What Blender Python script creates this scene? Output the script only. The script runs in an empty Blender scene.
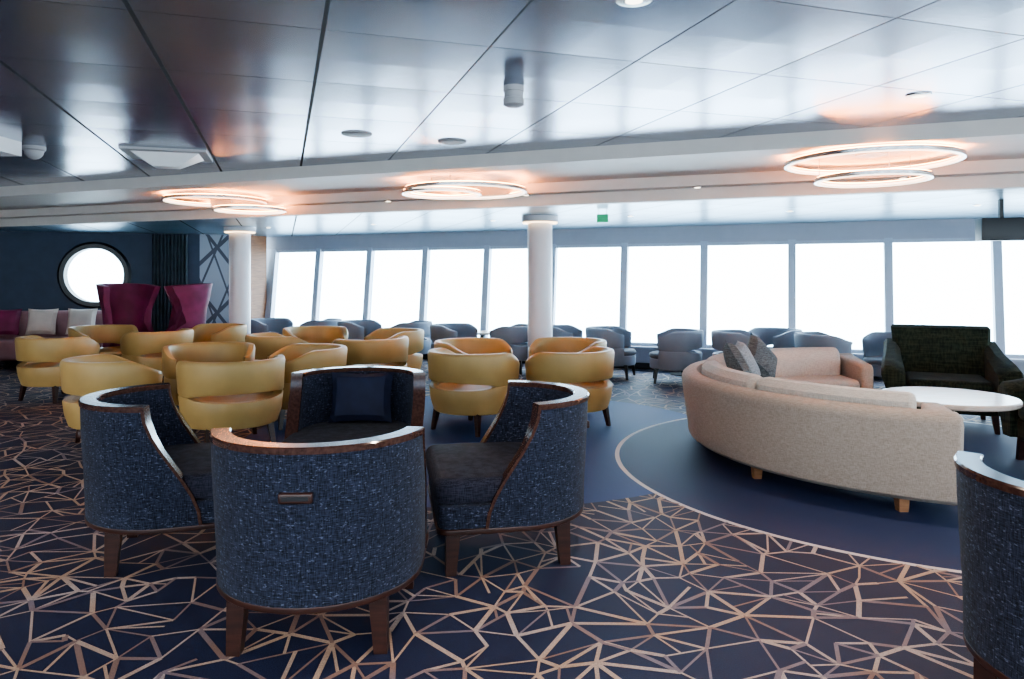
import bpy, bmesh, math, random
from mathutils import Matrix, Vector, geometry
random.seed(4)
pi=math.pi; cos=math.cos; sin=math.sin; rad=math.radians
C=bpy.context.scene.collection

# ------------------------------------------------------------------ materials
def new_mat(name):
    m=bpy.data.materials.new(name); m.use_nodes=True
    nt=m.node_tree; b=nt.nodes['Principled BSDF']
    return m,nt,b
def setp(b,**k):
    for a,v in k.items():
        b.inputs[a.replace('_',' ')].default_value=v
def c4(c): return (c[0],c[1],c[2],1)
def srgb(r,g,b):
    f=lambda x:((x/255+0.055)/1.055)**2.4 if x>10 else x/255/12.92
    return (f(r),f(g),f(b))
def N(nt,t,**k):
    n=nt.nodes.new(t)
    for a,v in k.items(): setattr(n,a,v)
    return n
def coord(nt,scale=(1,1,1),rot=(0,0,0)):
    tc=N(nt,'ShaderNodeTexCoord'); mp=N(nt,'ShaderNodeMapping')
    mp.inputs['Scale'].default_value=scale; mp.inputs['Rotation'].default_value=rot
    nt.links.new(tc.outputs['Object'],mp.inputs['Vector']); return mp.outputs['Vector']
def M(nt,op,a,b=None,c=None):
    n=N(nt,'ShaderNodeMath',operation=op)
    for i,x in enumerate((a,b,c)):
        if x is None: continue
        if isinstance(x,(int,float)): n.inputs[i].default_value=x
        else: nt.links.new(x,n.inputs[i])
    return n.outputs[0]
def mix(nt,f,a,b):
    n=N(nt,'ShaderNodeMix',data_type='RGBA')
    for idx,x in ((0,f),(6,a),(7,b)):
        if isinstance(x,(int,float)): n.inputs[idx].default_value=x
        elif isinstance(x,tuple): n.inputs[idx].default_value=c4(x)
        else: nt.links.new(x,n.inputs[idx])
    return n.outputs[2]
def noise(nt,vec,scale,detail=2):
    n=N(nt,'ShaderNodeTexNoise'); n.inputs['Scale'].default_value=scale; n.inputs['Detail'].default_value=detail
    nt.links.new(vec,n.inputs['Vector']); return n.outputs['Fac']
def bump(nt,b,h,strength=.3,dist=.01):
    n=N(nt,'ShaderNodeBump'); n.inputs['Strength'].default_value=strength; n.inputs['Distance'].default_value=dist
    nt.links.new(h,n.inputs['Height']); nt.links.new(n.outputs[0],b.inputs['Normal'])
def ramp(nt,f,p0,p1):
    n=N(nt,'ShaderNodeMapRange'); n.inputs[1].default_value=p0; n.inputs[2].default_value=p1
    nt.links.new(f,n.inputs[0]); return n.outputs[0]

def mat_plain(name,col,rough=.6,metal=0,var=.12,scale=6,bs=0,spec=.5,coat=0):
    m,nt,b=new_mat(name); v=coord(nt); f=noise(nt,v,scale,3)
    d=tuple(x*(1-var) for x in col); l=tuple(min(1,x*(1+var)) for x in col)
    nt.links.new(mix(nt,ramp(nt,f,.3,.7),d,l),b.inputs['Base Color'])
    setp(b,Roughness=rough,Metallic=metal); b.inputs['Specular IOR Level'].default_value=spec
    b.inputs['Coat Weight'].default_value=coat
    if bs: bump(nt,b,noise(nt,v,scale*12,2),bs,.004)
    return m
def mat_weave(name,dark,light,fine=150,rough=.9,sheen=.05,lo=.38,hi=.62,fleck=None):
    m,nt,b=new_mat(name)
    h=noise(nt,coord(nt,(fine*.1,fine*.1,fine)),1,1)
    w=noise(nt,coord(nt,(fine,fine,fine*.1)),1,1)
    s=ramp(nt,M(nt,'ADD',M(nt,'MULTIPLY',h,.5),M(nt,'MULTIPLY',w,.5)),lo,hi)
    col=mix(nt,s,dark,light)
    if fleck:
        f=ramp(nt,noise(nt,coord(nt,(fine*.22,fine*.22,fine*.5)),1,2),.6,.72)
        col=mix(nt,M(nt,'MULTIPLY',f,.7),col,fleck)
    nt.links.new(col,b.inputs['Base Color'])
    setp(b,Roughness=rough); b.inputs['Sheen Weight'].default_value=sheen; b.inputs['Specular IOR Level'].default_value=.25
    bump(nt,b,s,.3,.003); return m
def mat_wood(name,a,bc,rough=.3,sc=(3,3,30)):
    m,nt,b=new_mat(name); f=noise(nt,coord(nt,sc),2,4)
    nt.links.new(mix(nt,ramp(nt,f,.3,.7),a,bc),b.inputs['Base Color']); setp(b,Roughness=rough); return m
def mat_emit(name,col,s):
    m,nt,b=new_mat(name); setp(b,Base_Color=c4(col)); b.inputs['Emission Color'].default_value=c4(col)
    b.inputs['Emission Strength'].default_value=s; return m

def carpet_finish(m,nt,b,col,fib):
    nt.links.new(col,b.inputs['Base Color']); setp(b,Roughness=.65)
    b.inputs['Specular IOR Level'].default_value=.45
    bump(nt,b,fib,.25,.003); return m
def mat_carpet():
    m,nt,b=new_mat('carpet_navy'); v=coord(nt)
    sep=N(nt,'ShaderNodeSeparateXYZ'); nt.links.new(v,sep.inputs[0]); X,Y=sep.outputs[0],sep.outputs[1]
    fib=noise(nt,v,220,1)
    col=mix(nt,ramp(nt,fib,.3,.7),srgb(18,23,46),srgb(36,44,76))
    def dist(cx,cy):
        a=M(nt,'SUBTRACT',X,cx); c=M(nt,'SUBTRACT',Y,cy)
        return M(nt,'SQRT',M(nt,'ADD',M(nt,'MULTIPLY',a,a),M(nt,'MULTIPLY',c,c)))
    plain=mix(nt,ramp(nt,fib,.3,.7),srgb(22,32,62),srgb(36,50,90))
    plain2=mix(nt,ramp(nt,fib,.3,.7),srgb(34,54,98),srgb(52,78,132))
    col=mix(nt,M(nt,'LESS_THAN',dist(-.2,6.8),2.25),col,plain2)
    d=dist(3.1,5.64)
    col=mix(nt,M(nt,'LESS_THAN',d,2.27),col,srgb(200,190,188))
    col=mix(nt,M(nt,'LESS_THAN',d,2.235),col,plain)
    return carpet_finish(m,nt,b,col,fib)
def mat_cline(name,a,c):
    m,nt,b=new_mat(name); v=coord(nt); fib=noise(nt,v,200,1); big=noise(nt,v,1.6,2)
    col=mix(nt,ramp(nt,big,.42,.58),a,c)
    col=mix(nt,M(nt,'MULTIPLY',ramp(nt,fib,.35,.65),.4),col,srgb(84,72,80))
    return carpet_finish(m,nt,b,col,fib)

def mat_ceiling(name,ca,cb,rough,met):
    m,nt,b=new_mat(name); v=coord(nt)
    sep=N(nt,'ShaderNodeSeparateXYZ'); nt.links.new(v,sep.inputs[0]); X,Y=sep.outputs[0],sep.outputs[1]
    p=M(nt,'SUBTRACT',M(nt,'ADD',M(nt,'MULTIPLY',X,.953),M(nt,'MULTIPLY',Y,.304)),.18)
    q=M(nt,'ADD',M(nt,'ADD',M(nt,'MULTIPLY',X,-.304),M(nt,'MULTIPLY',Y,.953)),.25)
    ps=M(nt,'DIVIDE',p,.8); qs=M(nt,'DIVIDE',q,.92)
    dp=M(nt,'MULTIPLY',M(nt,'PINGPONG',ps,.5),.8); dq=M(nt,'MULTIPLY',M(nt,'PINGPONG',qs,.5),.92)
    near=M(nt,'LESS_THAN',p,.2)
    wp=M(nt,'ADD',M(nt,'MULTIPLY',near,.005),.0055)
    s1=M(nt,'LESS_THAN',dp,wp); s2=M(nt,'LESS_THAN',dq,.004)
    cell=N(nt,'ShaderNodeCombineXYZ'); nt.links.new(M(nt,'FLOOR',ps),cell.inputs[0]); nt.links.new(M(nt,'FLOOR',qs),cell.inputs[1])
    wn=N(nt,'ShaderNodeTexWhiteNoise'); nt.links.new(cell.outputs[0],wn.inputs['Vector'])
    col=mix(nt,wn.outputs['Value'],ca,cb)
    seam=M(nt,'MAXIMUM',s1,s2)
    col=mix(nt,seam,col,(.006,.006,.01))
    nt.links.new(col,b.inputs['Base Color'])
    nt.links.new(M(nt,'SUBTRACT',met,M(nt,'MULTIPLY',seam,met)),b.inputs['Metallic'])
    nt.links.new(M(nt,'ADD',M(nt,'MULTIPLY',seam,.5),rough),b.inputs['Roughness'])
    hsag=M(nt,'MULTIPLY',M(nt,'MULTIPLY',dp,dq),.12)
    bump(nt,b,M(nt,'ADD',hsag,M(nt,'MULTIPLY',seam,-.003)),.6,.3)
    return m

def mat_lattice():
    m,nt,b=new_mat('lattice_wallpaper'); v=coord(nt)
    sep=N(nt,'ShaderNodeSeparateXYZ'); nt.links.new(v,sep.inputs[0]); X,Z=sep.outputs[0],sep.outputs[2]
    msk=None
    for a,o in ((1.2,.1),(-.9,.3),(2.6,.2),(-2.2,.0)):
        l=M(nt,'LESS_THAN',M(nt,'PINGPONG',M(nt,'ADD',M(nt,'ADD',M(nt,'MULTIPLY',X,a),o),M(nt,'MULTIPLY',Z,.8)),.5),.04)
        msk=l if msk is None else M(nt,'MAXIMUM',msk,l)
    nt.links.new(mix(nt,msk,srgb(140,144,154),srgb(64,66,78)),b.inputs['Base Color']); return m
def mat_glass():
    m=bpy.data.materials.new('window_glass'); m.use_nodes=True; nt=m.node_tree; nt.nodes.clear()
    o=N(nt,'ShaderNodeOutputMaterial'); t=N(nt,'ShaderNodeBsdfTransparent'); g=N(nt,'ShaderNodeBsdfGlossy'); g.inputs['Roughness'].default_value=.02
    t.inputs[0].default_value=(.95,.98,1,1)
    x=N(nt,'ShaderNodeMixShader'); x.inputs[0].default_value=.05
    nt.links.new(t.outputs[0],x.inputs[1]); nt.links.new(g.outputs[0],x.inputs[2]); nt.links.new(x.outputs[0],o.inputs[0]); return m

carpet=mat_carpet(); glass=mat_glass(); lattice=mat_lattice()
ceilm=mat_ceiling('ceiling_metal_panels',srgb(136,144,164),srgb(158,164,182),.2,.7)
ceilw=mat_ceiling('ceiling_metal_panels_window_side',srgb(104,136,158),srgb(128,156,174),.28,.8)  # same panels, bluer copy: the teal window reflection is put into the colour
cl1=mat_cline('carpet_yarn_bronze',srgb(186,156,132),srgb(184,166,158)); cl2=mat_cline('carpet_yarn_rose',srgb(142,112,98),srgb(130,118,126))
white=mat_plain('white_paint',srgb(228,226,226),.45,var=.03)
cream=mat_plain('cream_paint',srgb(212,204,198),.5,var=.03)
header=mat_plain('header_paint',srgb(164,166,176),.5,var=.03)
frame=mat_plain('window_frame_paint',srgb(176,184,196),.45,var=.04)
sillm=mat_plain('sill_paint',srgb(160,164,176),.4,var=.04)
navywall=mat_plain('navy_wall',srgb(46,58,78),.6,var=.1)
greywall=mat_plain('grey_wall',srgb(170,154,150),.7,var=.06)
brownp=mat_wood('brown_wood_panel',srgb(120,80,58),srgb(150,104,74),.4)
bluefab=mat_weave('navy_tweed',srgb(9,11,20),srgb(48,53,72),280,lo=.36,hi=.68,fleck=srgb(96,102,124))
blueseat=mat_weave('navy_seat_fabric',srgb(20,21,32),srgb(50,50,64),220)
bluepill=mat_plain('navy_velvet',srgb(18,24,50),.8,var=.2,scale=12)
dwood=mat_wood('dark_walnut',srgb(38,19,14),srgb(62,33,25),.35)
trimw=mat_wood('lacquered_rim_wood',srgb(54,35,30),srgb(80,54,45),.13,(30,30,30))
must=mat_plain('mustard_leather',srgb(168,138,86),.45,var=.08,scale=5,bs=.1)
mustin=mat_plain('mustard_leather_seat',srgb(150,122,76),.48,var=.1,scale=5,bs=.1)
greyf=mat_plain('blue_grey_fabric',srgb(124,130,142),.7,var=.06)
greyin=mat_plain('taupe_seat_fabric',srgb(96,92,98),.8,var=.08)
black=mat_plain('black_metal',srgb(18,18,22),.4,var=.1)
beige=mat_weave('beige_linen',srgb(148,132,120),srgb(174,157,144),300,.9,.1)
beigein=mat_weave('pale_linen',srgb(170,160,150),srgb(196,186,176),300,.9,.1)
greyp=mat_weave('grey_cushion_fabric',srgb(56,62,66),srgb(100,108,112),200)
greyp2=mat_weave('light_cushion_fabric',srgb(104,112,118),srgb(150,156,160),200)
olive=mat_weave('dark_green_velvet',srgb(16,24,18),srgb(44,52,38),60)
purple=mat_plain('purple_velvet',srgb(112,28,70),.65,var=.25,scale=5)
mauve=mat_plain('mauve_velvet',srgb(150,112,118),.8,var=.12)
tabletop=mat_wood('pale_table_top',srgb(186,166,152),srgb(204,188,176),.2,(2,20,2))
lightwood=mat_wood('light_wood_foot',srgb(130,90,62),srgb(156,112,80),.4)
metal=mat_plain('brushed_metal',srgb(200,198,196),.25,1,var=.05)
dgrey=mat_plain('detector_grey',srgb(170,168,170),.5,var=.05)
colm=mat_plain('column_enamel',srgb(206,202,206),.3,var=.03)
ringe=mat_emit('ring_led_warm',(1,.84,.68),4)
ringup=mat_emit('ring_uplight_orange',(1,.34,.09),75)
spote=mat_emit('downlight_glow',(1,.85,.7),5)
capglow=mat_emit('column_capital_glow',(1,.7,.4),5)
exitm=mat_emit('exit_sign_green',(.03,.35,.16),.5)
curt=mat_plain('dark_curtain',srgb(54,62,70),.9,var=.2)
creamcush=mat_plain('cream_cushion',srgb(205,190,180),.85,var=.08)

# ------------------------------------------------------------------ mesh builder
class B:
    def __init__(s): s.v=[];s.f=[];s.m=[];s.mats=[];s.M=Matrix()
    def mi(s,mat):
        if mat not in s.mats: s.mats.append(mat)
        return s.mats.index(mat)
    def loft(s,rings,mat,cap=True,loop=False,closed=True):
        k=s.mi(mat); o=len(s.v); n=len(rings[0])
        for r in rings:
            for p in r: s.v.append(tuple(s.M@Vector(p)))
        R=len(rings)
        for i in range(R if loop else R-1):
            a=o+i*n; b=o+((i+1)%R)*n
            for j in range(n if closed else n-1):
                j2=(j+1)%n; s.f.append((a+j,a+j2,b+j2,b+j)); s.m.append(k)
        if cap and not loop:
            s.f.append(tuple(o+j for j in range(n))); s.m.append(k)
            s.f.append(tuple(o+(R-1)*n+j for j in range(n))); s.m.append(k)
    def box(s,x0,x1,y0,y1,z0,z1,mat,tx=0,ty=0):
        s.loft([[(x0+tx,y0+ty,z0),(x1-tx,y0+ty,z0),(x1-tx,y1-ty,z0),(x0+tx,y1-ty,z0)],
                [(x0,y0,z1),(x1,y0,z1),(x1,y1,z1),(x0,y1,z1)]],mat)
    def plan(s,fn,z0,z1,r,mat,n=4):
        rings=[]
        for i in range(n+1):
            a=i/n*pi/2; rings.append([(x,y,z0+r*(1-cos(a))) for x,y in fn(r*(1-sin(a)))])
        for i in range(n+1):
            a=i/n*pi/2; rings.append([(x,y,z1-r*(1-sin(a))) for x,y in fn(r*(1-cos(a)))])
        s.loft(rings,mat)
    def rbox(s,x0,x1,y0,y1,z0,z1,mat,r=.04,rc=.05):
        def fn(i):
            rr=max(rc-i,.004); pts=[]
            for cx,cy,a0 in ((x1-i-rr,y1-i-rr,0),(x0+i+rr,y1-i-rr,90),(x0+i+rr,y0+i+rr,180),(x1-i-rr,y0+i+rr,270)):
                for k in range(5):
                    a=rad(a0+k*22.5); pts.append((cx+rr*cos(a),cy+rr*sin(a)))
            return pts
        s.plan(fn,z0,z1,r,mat)
    def lathe(s,prof,mat,cx=0,cy=0,n=32):
        s.loft([[(cx+r*cos(2*pi*j/n),cy+r*sin(2*pi*j/n),z) for j in range(n)] for r,z in prof],mat)
    def cyl(s,cx,cy,z0,z1,r,mat,r0=None,n=24): s.lathe([(r if r0 is None else r0,z0),(r,z1)],mat,cx,cy,n)
    def arc(s,cx,cy,prof,a0,a1,mat,n=24,inset=.0):
        mr=sum(p[0] for p in prof)/len(prof); mz=sum(p[1] for p in prof)/len(prof)
        rings=[]
        def ring(a,i):
            w=max(p[0] for p in prof)-min(p[0] for p in prof); h=max(p[1] for p in prof)-min(p[1] for p in prof)
            fr=1-2*i/w; fz=1-2*i/h
            return [(cx+(mr+(r-mr)*fr)*cos(a),cy+(mr+(r-mr)*fr)*sin(a),mz+(z-mz)*fz) for r,z in prof]
        if inset>0:
            rings+= [ring(a0+(inset*(1-cos(k/3*pi/2)))/mr, inset*(1-sin(k/3*pi/2))) for k in range(4)]
            b0=a0+inset/mr; b1=a1-inset/mr
            for i in range(1,n): rings.append(ring(b0+(b1-b0)*i/n,0))
            rings+= [ring(a1-(inset*(1-cos(k/3*pi/2)))/mr, inset*(1-sin(k/3*pi/2))) for k in (3,2,1,0)]
        else:
            rings=[ring(a0+(a1-a0)*i/n,0) for i in range(n+1)]
        s.loft(rings,mat)
    def torus(s,R,w,h,mat,z=0,cx=0,cy=0,n=64):
        s.loft([[(cx+r*cos(2*pi*j/n),cy+r*sin(2*pi*j/n),zz) for r,zz in ((R-w/2,z),(R+w/2,z),(R+w/2,z+h),(R-w/2,z+h))] for j in range(n)],mat,loop=True)
    def pillow(s,w,h,t,mat):
        n=10
        for sg in (1,-1):
            rings=[]
            for i in range(n+1):
                x=-1+2*i/n; row=[]
                for j in range(n+1):
                    y=-1+2*j/n; th=t/2*((1-x**4)*(1-y**4))**.5
                    px=x*(1-.08*(1-y*y)) ; py=y*(1-.08*(1-x*x))
                    row.append((px*w/2,py*h/2,sg*th))
                rings.append(row)
            s.loft(rings,mat,cap=False,closed=False)
    def mesh(s,name,angle=38):
        me=bpy.data.meshes.new(name); me.from_pydata(s.v,[],s.f)
        for m in s.mats: me.materials.append(m)
        me.polygons.foreach_set('material_index',s.m)
        bm=bmesh.new(); bm.from_mesh(me); bmesh.ops.recalc_face_normals(bm,faces=bm.faces); bm.to_mesh(me); bm.free()
        me.polygons.foreach_set('use_smooth',[True]*len(me.polygons)); me.set_sharp_from_angle(angle=rad(angle)); me.update()
        return me
    def obj(s,name,loc=(0,0,0),rz=0): return place(s.mesh(name),name,loc,rz)
def place(me,name,loc,rz=0,sc=1):
    o=bpy.data.objects.new(name,me); o.location=loc if len(loc)==3 else (loc[0],loc[1],0); o.rotation_euler=(0,0,rad(rz)); o.scale=(sc,)*3
    C.objects.link(o); return o
def rprof(r0,r1,z0,z1,q=.04,n=4):
    pts=[]
    for cx,cz,a0 in ((r1-q,z1-q,0),(r0+q,z1-q,90),(r0+q,z0+q,180),(r1-q,z0+q,270)):
        for k in range(n+1):
            a=rad(a0+90*k/n); pts.append((cx+q*cos(a),cz+q*sin(a)))
    return pts
def lerp(tab,x):
    for (a,u),(b,w) in zip(tab,tab[1:]):
        if x<=b:
            t=(x-a)/(b-a); t=t*t*(3-2*t); return u+(w-u)*t
    return tab[-1][1]

# ------------------------------------------------------------------ room shell
CU,SU=.933,.360
def W(u,v,z=0): return (CU*u+SU*v,-SU*u+CU*v,z)
def Yv(v,X): return (v-SU*X)/CU
L1,L2,LW=6.08,7.8,11.6
ZM,ZB,ZW=2.6,2.5,2.3
XL,XR,YB=-12,10,-3
navY=lambda X:13.6+(X+5.9)*.262
def poly(name,pts,mat,z,thick=.05,up=True):
    b=B(); z0,z1=(z-thick,z) if up else (z,z+thick)
    b.loft([[(x,y,z0) for x,y in pts],[(x,y,z1) for x,y in pts]],mat); return b.obj(name)
endu=(XR-SU*LW)/CU
fb=B(); fp=[(XL,YB),(XR,YB),(XR,Yv(LW+.3,XR)),(-5.0,Yv(LW+.3,-5.0)),(-5.25,14.0),(-5.9,13.65),(XL,navY(XL)+.05)]
fb.loft([[(x,y,-.1) for x,y in fp],[(x,y,0) for x,y in fp]],carpet)
pts=[]; sp=.18
yy=.6; r_=0
while yy<14.2:
    xx=-10.5+(r_%2)*sp/2
    while xx<9.5:
        px=xx+random.uniform(-.5,.5)*sp; py=yy+random.uniform(-.5,.5)*sp
        if abs(px)<.85*py+1.2 and py<Yv(LW-.1,px) and (px>-5 or py<navY(px)-.1): pts.append(Vector((px,py)))
        xx+=sp
    yy+=sp*.87; r_+=1
cv,ce,cf,*_=geometry.delaunay_2d_cdt(pts,[],[],0,1e-5)
segs=[]
for a,c in ce:
    if (cv[a]-cv[c]).length<.7 and random.random()<.82: segs.append((cv[a],cv[c],random.choice((.005,.008,.011))))
for f in cf:
    if len(f)!=3: continue
    if random.random()<.16:
        k=random.randrange(3); A=cv[f[k]]; Bq=cv[f[(k+1)%3]]; Cq=cv[f[(k+2)%3]]
        if (Bq-Cq).length<.7: segs.append((A,Bq.lerp(Cq,random.uniform(.3,.7)),random.choice((.005,.006,.008))))
circ=((-.2,6.8,2.25),(3.1,5.64,2.26))
k1=fb.mi(cl1); k2=fb.mi(cl2)
for A,Bq,hw in segs:
    n=24; ins=[any((A.lerp(Bq,i/n)-Vector(c[:2])).length<c[2] for c in circ) for i in range(n+1)]
    if all(ins): continue
    i0=next(i for i in range(n+1) if not ins[i]); i1=max(i for i in range(n+1) if not ins[i])
    if i1<=i0: continue
    p=A.lerp(Bq,i0/n); q=A.lerp(Bq,i1/n); d=(q-p)
    if d.length<.01: continue
    d.normalize(); nn=Vector((-d.y,d.x))*hw; z=random.uniform(.0006,.0018); o=len(fb.v)
    for pt in (p-nn,q-nn,q+nn,p+nn): fb.v.append((pt.x,pt.y,z))
    fb.f.append((o,o+1,o+2,o+3)); fb.m.append(random.choice((k1,k1,k2)))
me=bpy.data.meshes.new('floor'); me.from_pydata(fb.v,[],fb.f)
for m_ in fb.mats: me.materials.append(m_)
me.polygons.foreach_set('material_index',fb.m); me.update(); place(me,'floor',(0,0,0))

poly('ceiling',[(XL,YB),(XR,YB),(XR,Yv(L1,XR)),(XL,Yv(L1,XL))],ceilm,ZM,.25,False)
b=B()
def strip(b,v0,v1,z0,z1,mat,x0=XL,x1=XR):
    q=[(x0,Yv(v0,x0)),(x1,Yv(v0,x1)),(x1,Yv(v1,x1)),(x0,Yv(v1,x0))]
    b.loft([[(x,y,z0) for x,y in q],[(x,y,z1) for x,y in q]],mat)
strip(b,L1,L1+.28,ZB-.02,ZM+.25,cream); strip(b,L1+.28,L2-.2,ZB+.02,ZM+.25,cream)
strip(b,L2-.2,L2,ZB-.09,ZM+.25,cream); strip(b,L2,L2+.12,ZW-.01,ZM+.25,cream)
b.obj('ceiling_cove')
xk=-10.48
poly('ceiling_window_side',[(xk,Yv(L2+.1,xk)),(XR,Yv(L2+.1,XR)),(XR,Yv(LW+.3,XR)),(-5.0,Yv(LW+.3,-5.0)),(-5.25,14.0),(-5.9,13.65),(xk,navY(xk))],ceilw,ZW,.5,False)
def wallseg(name,p,q,z0,z1,mat,t=.15,out=1):
    d=Vector((q[0]-p[0],q[1]-p[1])).normalized(); nx,ny=-d.y*t*out,d.x*t*out
    b=B(); ring=[(p[0],p[1]),(q[0],q[1]),(q[0]+nx,q[1]+ny),(p[0]+nx,p[1]+ny)]
    b.loft([[(x,y,z0) for x,y in ring],[(x,y,z1) for x,y in ring]],mat); return b.obj(name)
b=B(); b.box(XL,XR,YB-.15,YB,0,.7,greywall); b.box(XL,XR,YB-.15,YB,2.1,ZM+.1,greywall)
for i in range(8):  # gaps between these piers are unseen openings, added to admit fill daylight
    x=XL+i*3.0-.1; b.box(max(x,XL),min(x+1.1,XR),YB-.15,YB,.7,2.1,greywall)
b.obj('wall_back')
b=B(); ye=Yv(LW+.3,XR); b.box(XR,XR+.15,YB,ye,0,.5,greywall); b.box(XR,XR+.15,YB,ye,2.2,ZM+.1,greywall)
for i in range(7):  # out-of-view openings added here so daylight also fills from the right
    y=YB+i*(ye-YB-.4)/6; b.box(XR,XR+.15,y,y+.4,.5,2.2,greywall)
b.obj('wall_right')
wallseg('wall_left',(XL,YB),(XL,navY(XL)),0,ZM+.1,greywall,out=1)
wallseg('wall_brown_panel',(-5.22,13.9),(-4.9,Yv(LW+.05,-4.9)),0,2.45,brownp,.1,1)
wallseg('wall_lattice',(-5.9,13.6),(-5.22,13.9),0,2.45,lattice,.1,1)
ph=Vector((-7.62,13.15)); wd=Vector((1,.262)).normalized(); wn=Vector((-wd.y,wd.x))
b=B(); Lh=(Vector((-5.9,13.6))-ph).length; Ll=(Vector((XL,navY(XL)))-ph).length; R=.52; zc=1.52
def P(u,z,n=0): return (ph.x+wd.x*u+wn.x*n, ph.y+wd.y*u+wn.y*n, z)
K=48; inner=[(R*cos(2*pi*i/K),zc+R*sin(2*pi*i/K)) for i in range(K)]
def outp(a):
    c,s_=cos(a),sin(a); xs=(.9/abs(c)) if abs(c)>1e-6 else 1e9; zs=(.9/abs(s_)) if abs(s_)>1e-6 else 1e9
    t=min(xs,zs); return (t*c,zc+t*s_)
outer=[outp(2*pi*i/K) for i in range(K)]
for i in range(K):
    j=(i+1)%K
    b.loft([[P(inner[i][0],inner[i][1]),P(inner[j][0],inner[j][1]),P(outer[j][0],outer[j][1]),P(outer[i][0],outer[i][1])],
            [P(inner[i][0],inner[i][1],.15),P(inner[j][0],inner[j][1],.15),P(outer[j][0],outer[j][1],.15),P(outer[i][0],outer[i][1],.15)]],navywall)
def pb(u0,u1,z0,z1): b.loft([[P(u0,z0),P(u1,z0),P(u1,z1),P(u0,z1)],[P(u0,z0,.15),P(u1,z0,.15),P(u1,z1,.15),P(u0,z1,.15)]],navywall)
pb(-Ll,-.9,0,2.75); pb(.9,Lh,0,2.75); pb(-.9,.9,0,zc-.9); pb(-.9,.9,zc+.9,2.75)
b.obj('wall_navy')
b=B()
b.loft([[P(r*cos(2*pi*i/K),zc+r*sin(2*pi*i/K),n) for r,n in ((R-.03,-.05),(R+.05,-.05),(R+.09,.0),(R-.03,.16))] for i in range(K)],black,loop=True)
b.loft([[P((R-.02)*cos(2*pi*i/K),zc+(R-.02)*sin(2*pi*i/K),.06) for i in range(K)],[P((R-.02)*cos(2*pi*i/K),zc+(R-.02)*sin(2*pi*i/K),.07) for i in range(K)]],glass)
b.obj('window_porthole')
b=B(); rings=[]
for i in range(61):
    u=.98+i/60*.6; n=-.1+.035*sin(i*1.05); rings.append([P(u,.03,n),P(u,2.28,n),P(u,2.28,n+.015),P(u,.03,n+.015)])
b.loft(rings,curt); b.obj('curtain')

ZS,ZT,LEAN=.36,2.03,.2
u0=-9.85
def wb(b,u0,u1,v0,v1,z0,z1,mat,dv=0):
    b.loft([[W(u0,v0,z0),W(u1,v0,z0),W(u1,v1,z0),W(u0,v1,z0)],[W(u0,v0+dv,z1),W(u1,v0+dv,z1),W(u1,v1+dv,z1),W(u0,v1+dv,z1)]],mat)
uR=(XR-SU*(LW+.2))/CU
b=B()
wb(b,u0,uR,LW,LW+.15,0,ZS,sillm); wb(b,u0,uR,LW+LEAN-.03,LW+LEAN+.12,ZT,2.35,header)
b.obj('wall_windows')
b=B(); wb(b,u0,uR,LW-.16,LW+.02,ZS-.03,ZS+.01,sillm); b.obj('trim_window_sill')
b=B(); wb(b,u0,uR,LW-.02,LW-.001,0,.1,black); b.obj('baseboard_windows')
mu=[-9.67,-8.60,-7.44,-6.25,-5.02,-3.79,-2.55,-1.27,.03,1.34,2.69,4.0,5.3,uR-.06]
for i in range(len(mu)-1):
    b=B(); a,c=mu[i],mu[i+1]; w=.055
    wb(b,a,a+w,LW-.03,LW+.09,ZS,ZT+.02,frame,LEAN); wb(b,c-w,c,LW-.03,LW+.09,ZS,ZT+.02,frame,LEAN)
    wb(b,a+w,c-w,LW,LW+.08,ZS,ZS+.06,frame,.007)
    wb(b,a+w,c-w,LW+LEAN-.01,LW+LEAN+.08,ZT-.05,ZT+.01,frame)
    wb(b,a+w,c-w,LW+.05,LW+.058,ZS+.06,ZT-.05,glass,LEAN)
    b.obj('window_%d'%(i+1))
b=B(); wb(b,u0-.1,mu[0],LW-.03,LW+.12,ZS,ZT+.02,frame,LEAN); b.obj('trim_window_end')

def column(x,y):
    b=B(); b.lathe([(.185,0),(.185,.1),(.168,.105),(.168,2.2)],colm,n=40); b.lathe([(.25,2.22),(.25,2.3)],colm,n=40)
    b.torus(.21,.05,.02,capglow,2.205)
    b.obj('column',(x,y,0))
column(.38,9.8); column(-4.46,11.8)

# ------------------------------------------------------------------ chairs
def shell(b,R,z0,H,fr,rf,th,ef,mat,n=36):
    def pt(s,f,inner):
        L=pi*R/2+lerp(ef,f); t=s*L; r=R*lerp(rf,f)-(th if inner else 0)
        z=z0+(H(s)-z0)*f
        if abs(t)<=pi*R/2:
            a=pi+t/R; return (r*cos(a),r*sin(a),z)
        x=abs(t)-pi*R/2; return (x,-r if t>0 else r,z)
    rings=[]
    for i in range(n+1):
        s=-1+2*i/n
        rings.append([pt(s,f,False) for f in fr]+[pt(s,f,True) for f in reversed(fr)])
    b.loft(rings,mat)
def dplan(r,xf,rc=.06):
    def fn(i):
        rr=r-i; x1=xf-i; c=max(rc-i,.004); pts=[]
        for k in range(21):
            a=pi/2+pi*k/20; pts.append((rr*cos(a),rr*sin(a)))
        for k in range(5):
            a=-pi/2+pi/2*k/4; pts.append((x1-c+c*cos(a),-rr+c+c*sin(a)))
        for k in range(5):
            a=pi/2*k/4; pts.append((x1-c+c*cos(a),rr-c+c*sin(a)))
        return pts
    return fn
def leg(b,x,y,h,mat,w=.032,wb=.02,lean=.02):
    sx=1 if x>0 else -1; sy=1 if y>0 else -1
    b.loft([[(x+sx*lean-wb,y+sy*lean-wb,0),(x+sx*lean+wb,y+sy*lean-wb,0),(x+sx*lean+wb,y+sy*lean+wb,0),(x+sx*lean-wb,y+sy*lean+wb,0)],
            [(x-w,y-w,h),(x+w,y-w,h),(x+w,y+w,h),(x-w,y+w,h)]],mat)
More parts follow.
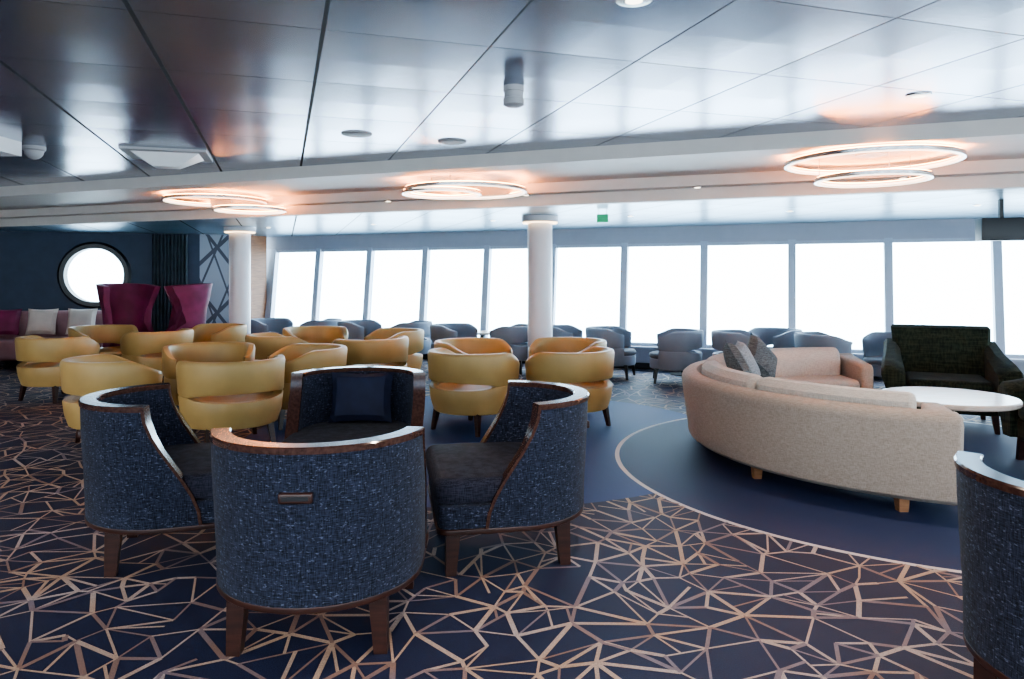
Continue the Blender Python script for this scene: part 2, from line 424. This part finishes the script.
def blue_chair(pillow=False):
    b=B(); R=.44; H=.825; z0=.245; th=.07
    rf=[(0,.95),(1,1.0)]; ef=[(0,.16),(1,-.1)]; fr=[0,.2,.4,.6,.8,1]
    shell(b,R,z0,lambda s:H,fr,rf,th,ef,bluefab)
    rings=[]
    for i in range(41):
        s=-1+2*i/40; L=pi*R/2-.1+.012; t=s*L
        def q(r,z):
            a=pi+t/R; return (r*cos(a),r*sin(a),z)
        rings.append([q(R+.005,H-.012),q(R+.006,H+.008),q(R,H+.014),q(R-th,H+.014),q(R-th-.006,H+.008),q(R-th-.005,H-.012)])
    b.loft(rings,trimw)
    for sg in (1,-1):
        rr=[]
        for k in range(9):
            f=k/8; z=z0+(H+.012-z0)*f; e=lerp(ef,min(f,1)); rad_=R*lerp(rf,f); L0=pi*R/2+e
            ring=[]
            for dr,dt in ((.004,-.002),(.004,.014),(-th-.004,.014),(-th-.004,-.002)):
                t=(L0+dt); r=rad_+dr
                if t<=pi*R/2: a=pi+sg*t/R; ring.append((r*cos(a),r*sin(a),z))
                else: ring.append((t-pi*R/2,-sg*r,z))
            rr.append(ring)
        b.loft(rr,trimw)
    b.plan(dplan(.412,.40),z0,.36,.012,bluefab)
    b.plan(dplan(.405,.42,.08),.35,.485,.045,blueseat)
    b.plan(dplan(.42,.405),.222,.247,.004,dwood)
    for x,yy in ((-.24,.27),(.32,.31)):
        for y in (-yy,yy): leg(b,x,y,.225,dwood,.036,.026,.012)
    b.M=Matrix.Translation((-R*.985,0,.655)); b.rbox(-.018,.01,-.062,.062,-.02,.02,dwood,.008,.008); b.box(-.0195,-.017,-.048,.048,-.008,.008,black)
    b.M=Matrix()
    if pillow:
        b.M=Matrix.Translation((-.2,0,.66))@Matrix.Rotation(rad(72),4,'Y')
        b.pillow(.34,.42,.15,bluepill); b.M=Matrix()
    return b.mesh('blue_tub_chair')
bc=blue_chair(); bcp=blue_chair(True)
nm='blue_tub_armchair'
place(bc,nm,(-.80,3.05),92); place(bc,nm,(-1.81,3.87),18); place(bcp,nm,(-1.0,4.62),-88); place(bc,nm,(-.03,3.91),190); place(bc,nm,(1.91,2.26),35)

def slot_chair(name,outer,seat,R=.45,H=.76,seatz=.44,legm=dwood):
    b=B(); A0=rad(50)
    n=48; lo=[];hi=[]; th=.08
    for i in range(n+1):
        a=A0+(2*pi-2*A0)*i/n; da=abs(a-pi)
        s=.036*math.sqrt(max(0,1-(da/rad(66))**2)); zm=.455
        top=lerp([(0,H),(rad(85),H),(rad(130),.65)],da)
        e=max(0,(da-rad(118))/rad(12)); sh=.03*e*e
        def q(r,z): return (r*cos(a),r*sin(a),z)
        lo.append([q(R*.86,.2),q(R*.93,.3),q(R*.96-sh,zm-s-.015),q(R*.945-sh,zm-s),q(R*.965-th+sh,zm-s),q(R*.9-th,.2)])
        hi.append([q(R*.94-sh,zm+s),q(R*.97-sh,zm+s+.02),q(R*1.0-sh,top-.035),q(R*.985-sh,top-.01),q(R*.965-sh,top),q(R-.06+sh,top),q(R-.075+sh,top-.012),q(R-.085+sh,top-.04),q(R*.965-th+sh,zm+s)])
    b.loft(lo,outer); b.loft(hi,outer)
    fn=lambda i:[((R*.86-i)*cos(2*pi*k/36),(R*.86-i)*sin(2*pi*k/36)) for k in range(36)]
    b.plan(fn,.19,.34,.02,outer); fn2=lambda i:[((R*.88-i)*cos(2*pi*k/36),(R*.88-i)*sin(2*pi*k/36)) for k in range(36)]
    b.plan(fn2,.33,seatz-.02,.04,seat)
    for x in (-.25,.25):
        for y in (-.25,.25): leg(b,x,y,.21,legm,.026,.016,.03)
    return b.mesh(name)
mc=slot_chair('mustard_tub_armchair',must,mustin)
def face(x,y,cx,cy): return math.degrees(math.atan2(cy-y,cx-x))
def grp(pts,c):
    for x,y in pts: place(mc,'mustard_tub_armchair',(x,y),face(x,y,*c))
grp([(-.37,7.0),(.56,7.12),(-.42,8.05),(.62,8.15)],(.08,7.6))
grp([(-2.47,6.35),(-3.46,6.35),(-2.13,7.3),(-3.15,7.5)],(-2.85,6.87))
grp([(-1.68,8.55),(-1.64,9.75),(-2.86,9.0),(-2.78,10.2)],(-2.25,9.4))
grp([(-5.5,8.75),(-4.8,9.75),(-5.95,10.5),(-4.45,10.8)],(-5.1,9.9))
gc=slot_chair('grey_tub_armchair',greyf,greyin,R=.4,H=.73,seatz=.43,legm=black)
for x,y,r in ((1.49,10.7,-20),(2.3,10.2,170),(3.15,9.9,-20),(3.75,10.35,200),(4.15,9.5,-10),(5.0,9.45,190),(-.9,11.4,-30),(-.03,11.3,160),(.78,11.0,-20),
    (-4.35,13.0,-30),(-3.45,12.9,170),(-2.6,12.4,-20),(-1.75,12.2,170),(-7.9,10.0,30)):
    place(gc,'grey_tub_armchair',(x,y),r)
b=B(); b.lathe([(.2,0),(.2,.015),(.03,.03),(.03,.5),(.1,.53)],black,n=24); b.lathe([(.27,.53),(.28,.54),(.28,.56),(.27,.565)],tabletop,n=32)
tm=b.mesh('side_table')
for x,y in ((2.6,10.95),(4.55,10.25),(-.5,12.1),(-3.92,13.55),(-2.2,12.95)): place(tm,'side_table',(x,y))

def wing():
    b=B(); R=.38; z0=.2
    rf=[(0,.95),(.35,.86),(.6,.9),(.85,1.06),(1,1.14)]; ef=[(0,.22),(.35,.25),(.5,.02),(.75,.1),(1,.22)]
    shell(b,R,z0,lambda s:1.38-.05*s*s,[i/12 for i in range(13)],rf,.09,ef,purple,40)
    b.plan(dplan(.34,.4),z0,.34,.02,purple); b.plan(dplan(.3,.42,.08),.33,.47,.05,purple)
    for x in (-.22,.3):
        for y in (-.24,.24): leg(b,x,y,.21,dwood)
    return b.mesh('purple_wingback_armchair')
wm=wing()
place(wm,'purple_wingback_armchair',(-6.15,11.5),-40); place(wm,'purple_wingback_armchair',(-5.25,11.5),215)

b=B(); a0,a1=rad(80),rad(248)
prof=[(1.80,.09),(1.84,.12),(1.90,.58),(1.89,.62),(1.86,.645),(1.77,.65),(1.735,.62),(1.72,.58),(1.70,.12),(1.72,.09)]
b.arc(0,0,prof,a0,a1,beige,48,.03)
b.arc(0,0,rprof(1.14,1.75,.1,.3,.02),a0+.06,a1-.06,beige,40)
k=3
for i in range(k):
    s0=a0+.11+(a1-a0-.22)*i/k; s1=a0+.11+(a1-a0-.22)*(i+1)/k
    b.arc(0,0,rprof(1.10,1.71,.29,.45,.045),s0+.003,s1-.003,beigein,14,.03)
for i in range(4):
    s0=a0+.12+(a1-a0-.24)*i/4; s1=a0+.12+(a1-a0-.24)*(i+1)/4
    b.arc(0,0,[(1.50,.44),(1.50,.6),(1.55,.70),(1.61,.73),(1.68,.725),(1.725,.68),(1.73,.58),(1.71,.44)],s0+.008,s1-.008,beigein,12,.05)
for e0,e1 in ((a0-.005,a0+.105),(a1-.105,a1+.005)):
    b.arc(0,0,[(1.12,.09),(1.10,.12),(1.10,.56),(1.12,.59),(1.15,.605),(1.82,.645),(1.87,.64),(1.895,.60),(1.835,.12),(1.80,.09)],e0,e1,beige,4,.04)
for a in (90,125,165,205,238):
    for r in (1.22,1.74):
        x,y=r*cos(rad(a)),r*sin(rad(a)); b.box(x-.035,x+.035,y-.035,y+.035,0,.1,lightwood,.008,.008)
for a,tl,r_,tw,mm in ((133,66,1.38,42,greyp),(151,64,1.38,8,greyp2),(172,66,1.42,42,greyp)):
    b.M=Matrix.Rotation(rad(a),4,'Z')@Matrix.Translation((r_,0,.66))@Matrix.Rotation(rad(-tl),4,'Y')@Matrix.Rotation(rad(tw),4,'Z')
    b.pillow(.42,.42,.16,mm)
b.M=Matrix()
b.obj('curved_sofa',(3.36,5.98,0))
b=B(); b.lathe([(.46,.52),(.47,.53),(.47,.55),(.46,.56)],tabletop,n=64); b.lathe([(.05,.02),(.045,.5),(.16,.52)],dwood,n=24); b.lathe([(.26,0),(.26,.015),(.06,.035)],dwood,n=32)
b.obj('round_coffee_table',(3.33,5.5,0))
def green():
    b=B()
    b.rbox(-.4,.42,-.42,.42,.16,.34,olive,.03,.06); b.rbox(-.25,.45,-.36,.36,.33,.48,olive,.05,.07)
    rings=[]
    for z,x,w,t in ((.2,-.42,.4,.16),(.5,-.46,.42,.17),(.8,-.52,.45,.15),(.93,-.55,.46,.12),(.955,-.55,.44,.07)):
        rr=[]
        for px,py in ((-t/2,-w+.03),(-t/2+.03,-w),(t/2-.03,-w),(t/2,-w+.03),(t/2,w-.03),(t/2-.03,w),(-t/2+.03,w),(-t/2,w-.03)): rr.append((x+t/2+px,py,z))
        rings.append(rr)
    b.loft(rings,olive)
    for s in (1,-1):
        rings=[]
        for x,h,o in ((-.5,.8,.0),(-.4,.78,.0),(-.1,.7,.02),(.25,.64,.05),(.44,.6,.06),(.47,.56,.06)):
            y0=.38; rr=[]
            for y,z in ((y0,.18),(y0+.11,.18),(y0+.15+o,h-.05),(y0+.12+o,h),(y0+.04+o,h),(y0,h-.06)): rr.append((x,s*y,z))
            rings.append(rr)
        b.loft(rings,olive)
    for x in (-.36,.38):
        for y in (-.36,.36): leg(b,x,y,.18,dwood)
    return b.mesh('green_armchair')
gm=green()
place(gm,'green_armchair',(4.36,7.25),-115); place(gm,'green_armchair',(4.42,5.35),172)

b=B(); b.rbox(-.95,.95,-.42,.42,.12,.42,mauve,.05,.06); b.rbox(-.95,.95,.22,.45,.3,.82,mauve,.06,.06)
b.rbox(-1.0,-.82,-.42,.45,.12,.6,mauve,.05,.05); b.rbox(.82,1.0,-.42,.45,.12,.6,mauve,.05,.05)
for x in (-.85,.85):
    for y in (-.33,.33): leg(b,x,y,.14,dwood)
for x,m_ in ((-.5,purple),(.0,creamcush),(.55,creamcush)):
    b.M=Matrix.Translation((x,.12,.66))@Matrix.Rotation(rad(72),4,'X'); b.pillow(.42,.42,.16,m_)
b.M=Matrix(); sm=b.mesh('mauve_sofa')
place(sm,'mauve_sofa',(-7.95,12.1),14,1.1)

# ------------------------------------------------------------------ ceiling fixtures
def ring_light(x,y,z,D,x2,y2,z2,D2):
    e=bpy.data.objects.new('ring_pendant_light',None); C.objects.link(e); e.location=(x,y,0)
    def put(nm,b,):
        o=b.obj(nm,(-0,0,0)); o.parent=e
    for nm,cx,cy,zz,DD in (('upper_ring',0,0,z,D),('lower_ring',x2-x,y2-y,z2,D2)):
        b=B(); b.torus(DD/2,.045,.035,metal,zz,cx,cy); b.torus(DD/2-.008,.02,.004,ringe,zz-.004,cx,cy); b.torus(DD/2-.0245,.004,.02,ringe,zz+.004,cx,cy)
        b.torus(DD/2,.03,.004,ringup,zz+.036,cx,cy)
        for a in (0,120,240):
            px,py=cx+DD/2*cos(rad(a+20)),cy+DD/2*sin(rad(a+20)); b.cyl(px,py,zz+.03,ZB+.02,.004,metal,n=8)
        put(nm,b)
    b=B(); b.cyl(0,0,ZB-.01,ZB+.02,.12,white); put('ceiling_rose',b)
ring_light(3.02,6.06,2.42,1.32,3.05,6.1,2.28,.86)
ring_light(-.5,7.75,2.38,1.28,-.75,7.7,2.35,.8)
ring_light(-3.78,9.2,2.43,1.22,-3.33,9.15,2.31,.84)
def fix(name,prof,mat,x,y,z,extra=None):
    b=B(); b.lathe([(r,-h) for r,h in prof],mat,n=32)
    if extra: b.lathe([(r,-h) for r,h in extra[0]],extra[1],n=24)
    return b.obj(name,(x,y,z))
fix('smoke_detector',[(.062,0),(.062,.03),(.056,.034),(.056,.07),(.062,.075),(.062,.11),(.045,.12)],dgrey,.01,4.3,ZM)
for x,y in ((-1.23,5.7),(-.5,6.0)): fix('ceiling_speaker',[(.12,0),(.12,.006),(.1,.012)],dgrey,x,y,ZM)
DL=((2.54,4.5),(.5,2.95),(3.2,2.4),(.9,.6),(-1.6,.4),(-4.2,2.0))  # downlights out of view near the camera are added to brighten the interior
for x,y in DL:
    fix('ceiling_downlight',[(.075,0),(.075,.008),(.055,.01)],metal,x,y,ZM,([(.035,.009),(.035,.013)],spote))
for u,v in ((-6.5,L2-.1),(-4.6,L2-.1),(-2.8,L2-.1),(-.9,L2-.1),(1.0,L2-.1),(2.6,L2-.1)):
    x,y,_=W(u,v); fix('cove_downlight',[(.05,0),(.05,.006),(.035,.008)],metal,x,y,ZB-.09,([(.03,.007),(.03,.011)],spote))
for u,v in ((-8,9.6),(-6,9.6),(-4,9.6),(-2,9.6),(0,9.6),(2,9.6)):
    x,y,_=W(u,v); fix('window_side_downlight',[(.05,0),(.05,.006),(.035,.008)],metal,x,y,ZW,([(.03,.007),(.03,.011)],spote))
fix('dome_camera',[(.09,0),(.09,.03),(.075,.04),(.07,.07),(.045,.1),(.01,.115)],dgrey,-4.15,6.25,ZM)
b=B(); b.box(-.35,.35,-.3,.3,-.02,0,dgrey); b.loft([[(-.28,-.2,-.02),(.28,-.2,-.02),(.28,.2,-.02),(-.28,.2,-.02)],[(-.1,-.15,-.14),(.1,-.15,-.14),(.1,.0,-.14),(-.1,.0,-.14)]],white)
b.obj('ceiling_projector_mount',(-3.15,6.6,ZM),17)
b=B(); b.box(-.13,.13,-.15,.15,-.12,0,white); b.obj('ceiling_speaker_box',(-4.25,5.9,ZM))
b=B(); b.box(-.07,.07,-.012,.012,-.15,-.05,exitm); b.box(-.05,-.045,-.006,.006,-.06,0,metal); b.box(.045,.05,-.006,.006,-.06,0,metal); b.obj('exit_sign',(1.12,8.9,ZW),-21)
b=B(); b.rbox(-.8,.8,-.08,.08,1.86,2.1,black,.01,.01); b.box(-.6,-.56,-.02,.02,2.1,ZW,black); b.box(.56,.6,-.02,.02,2.1,ZW,black); b.obj('hanging_screen_housing',(5.8,7.6,0),-10)

# ------------------------------------------------------------------ light
w=bpy.data.worlds.new('sky'); bpy.context.scene.world=w; w.use_nodes=True
bg=w.node_tree.nodes['Background']; bg.inputs[0].default_value=(.68,.87,1,1); bg.inputs[1].default_value=14.5
def area(x,y,z,sx,sy,p,col=(1,.9,.8)):
    l=bpy.data.lights.new('l','AREA'); l.shape='RECTANGLE'; l.size=sx; l.size_y=sy; l.energy=p; l.color=col
    o=bpy.data.objects.new('fill_area_lamp',l); o.location=(x,y,z); C.objects.link(o)
area(-2,-1.2,2.55,3,1.5,130); area(3,-1.0,2.55,3,1.5,130); area(-7,3,2.55,2,2,200)  # unseen area lights added under the ceiling to fill the room
for x,y in DL:
    l=bpy.data.lights.new('d','SPOT'); l.energy=120; l.spot_size=rad(120); l.spot_blend=.9; l.shadow_soft_size=.08; l.color=(1,.85,.7)
    o=bpy.data.objects.new('downlight_lamp',l); o.location=(x,y,ZM-.03); C.objects.link(o)
try: bpy.context.scene.view_settings.look='AgX - Medium High Contrast'
except Exception as e: print(e)

cd=bpy.data.cameras.new('cam'); cd.sensor_width=36; cd.lens=720/1024*36; cd.shift_y=-60.5/1024; cd.clip_start=.05
co=bpy.data.objects.new('camera',cd); co.location=(0,0,1.45); co.rotation_euler=(rad(90),0,0); C.objects.link(co); bpy.context.scene.camera=co
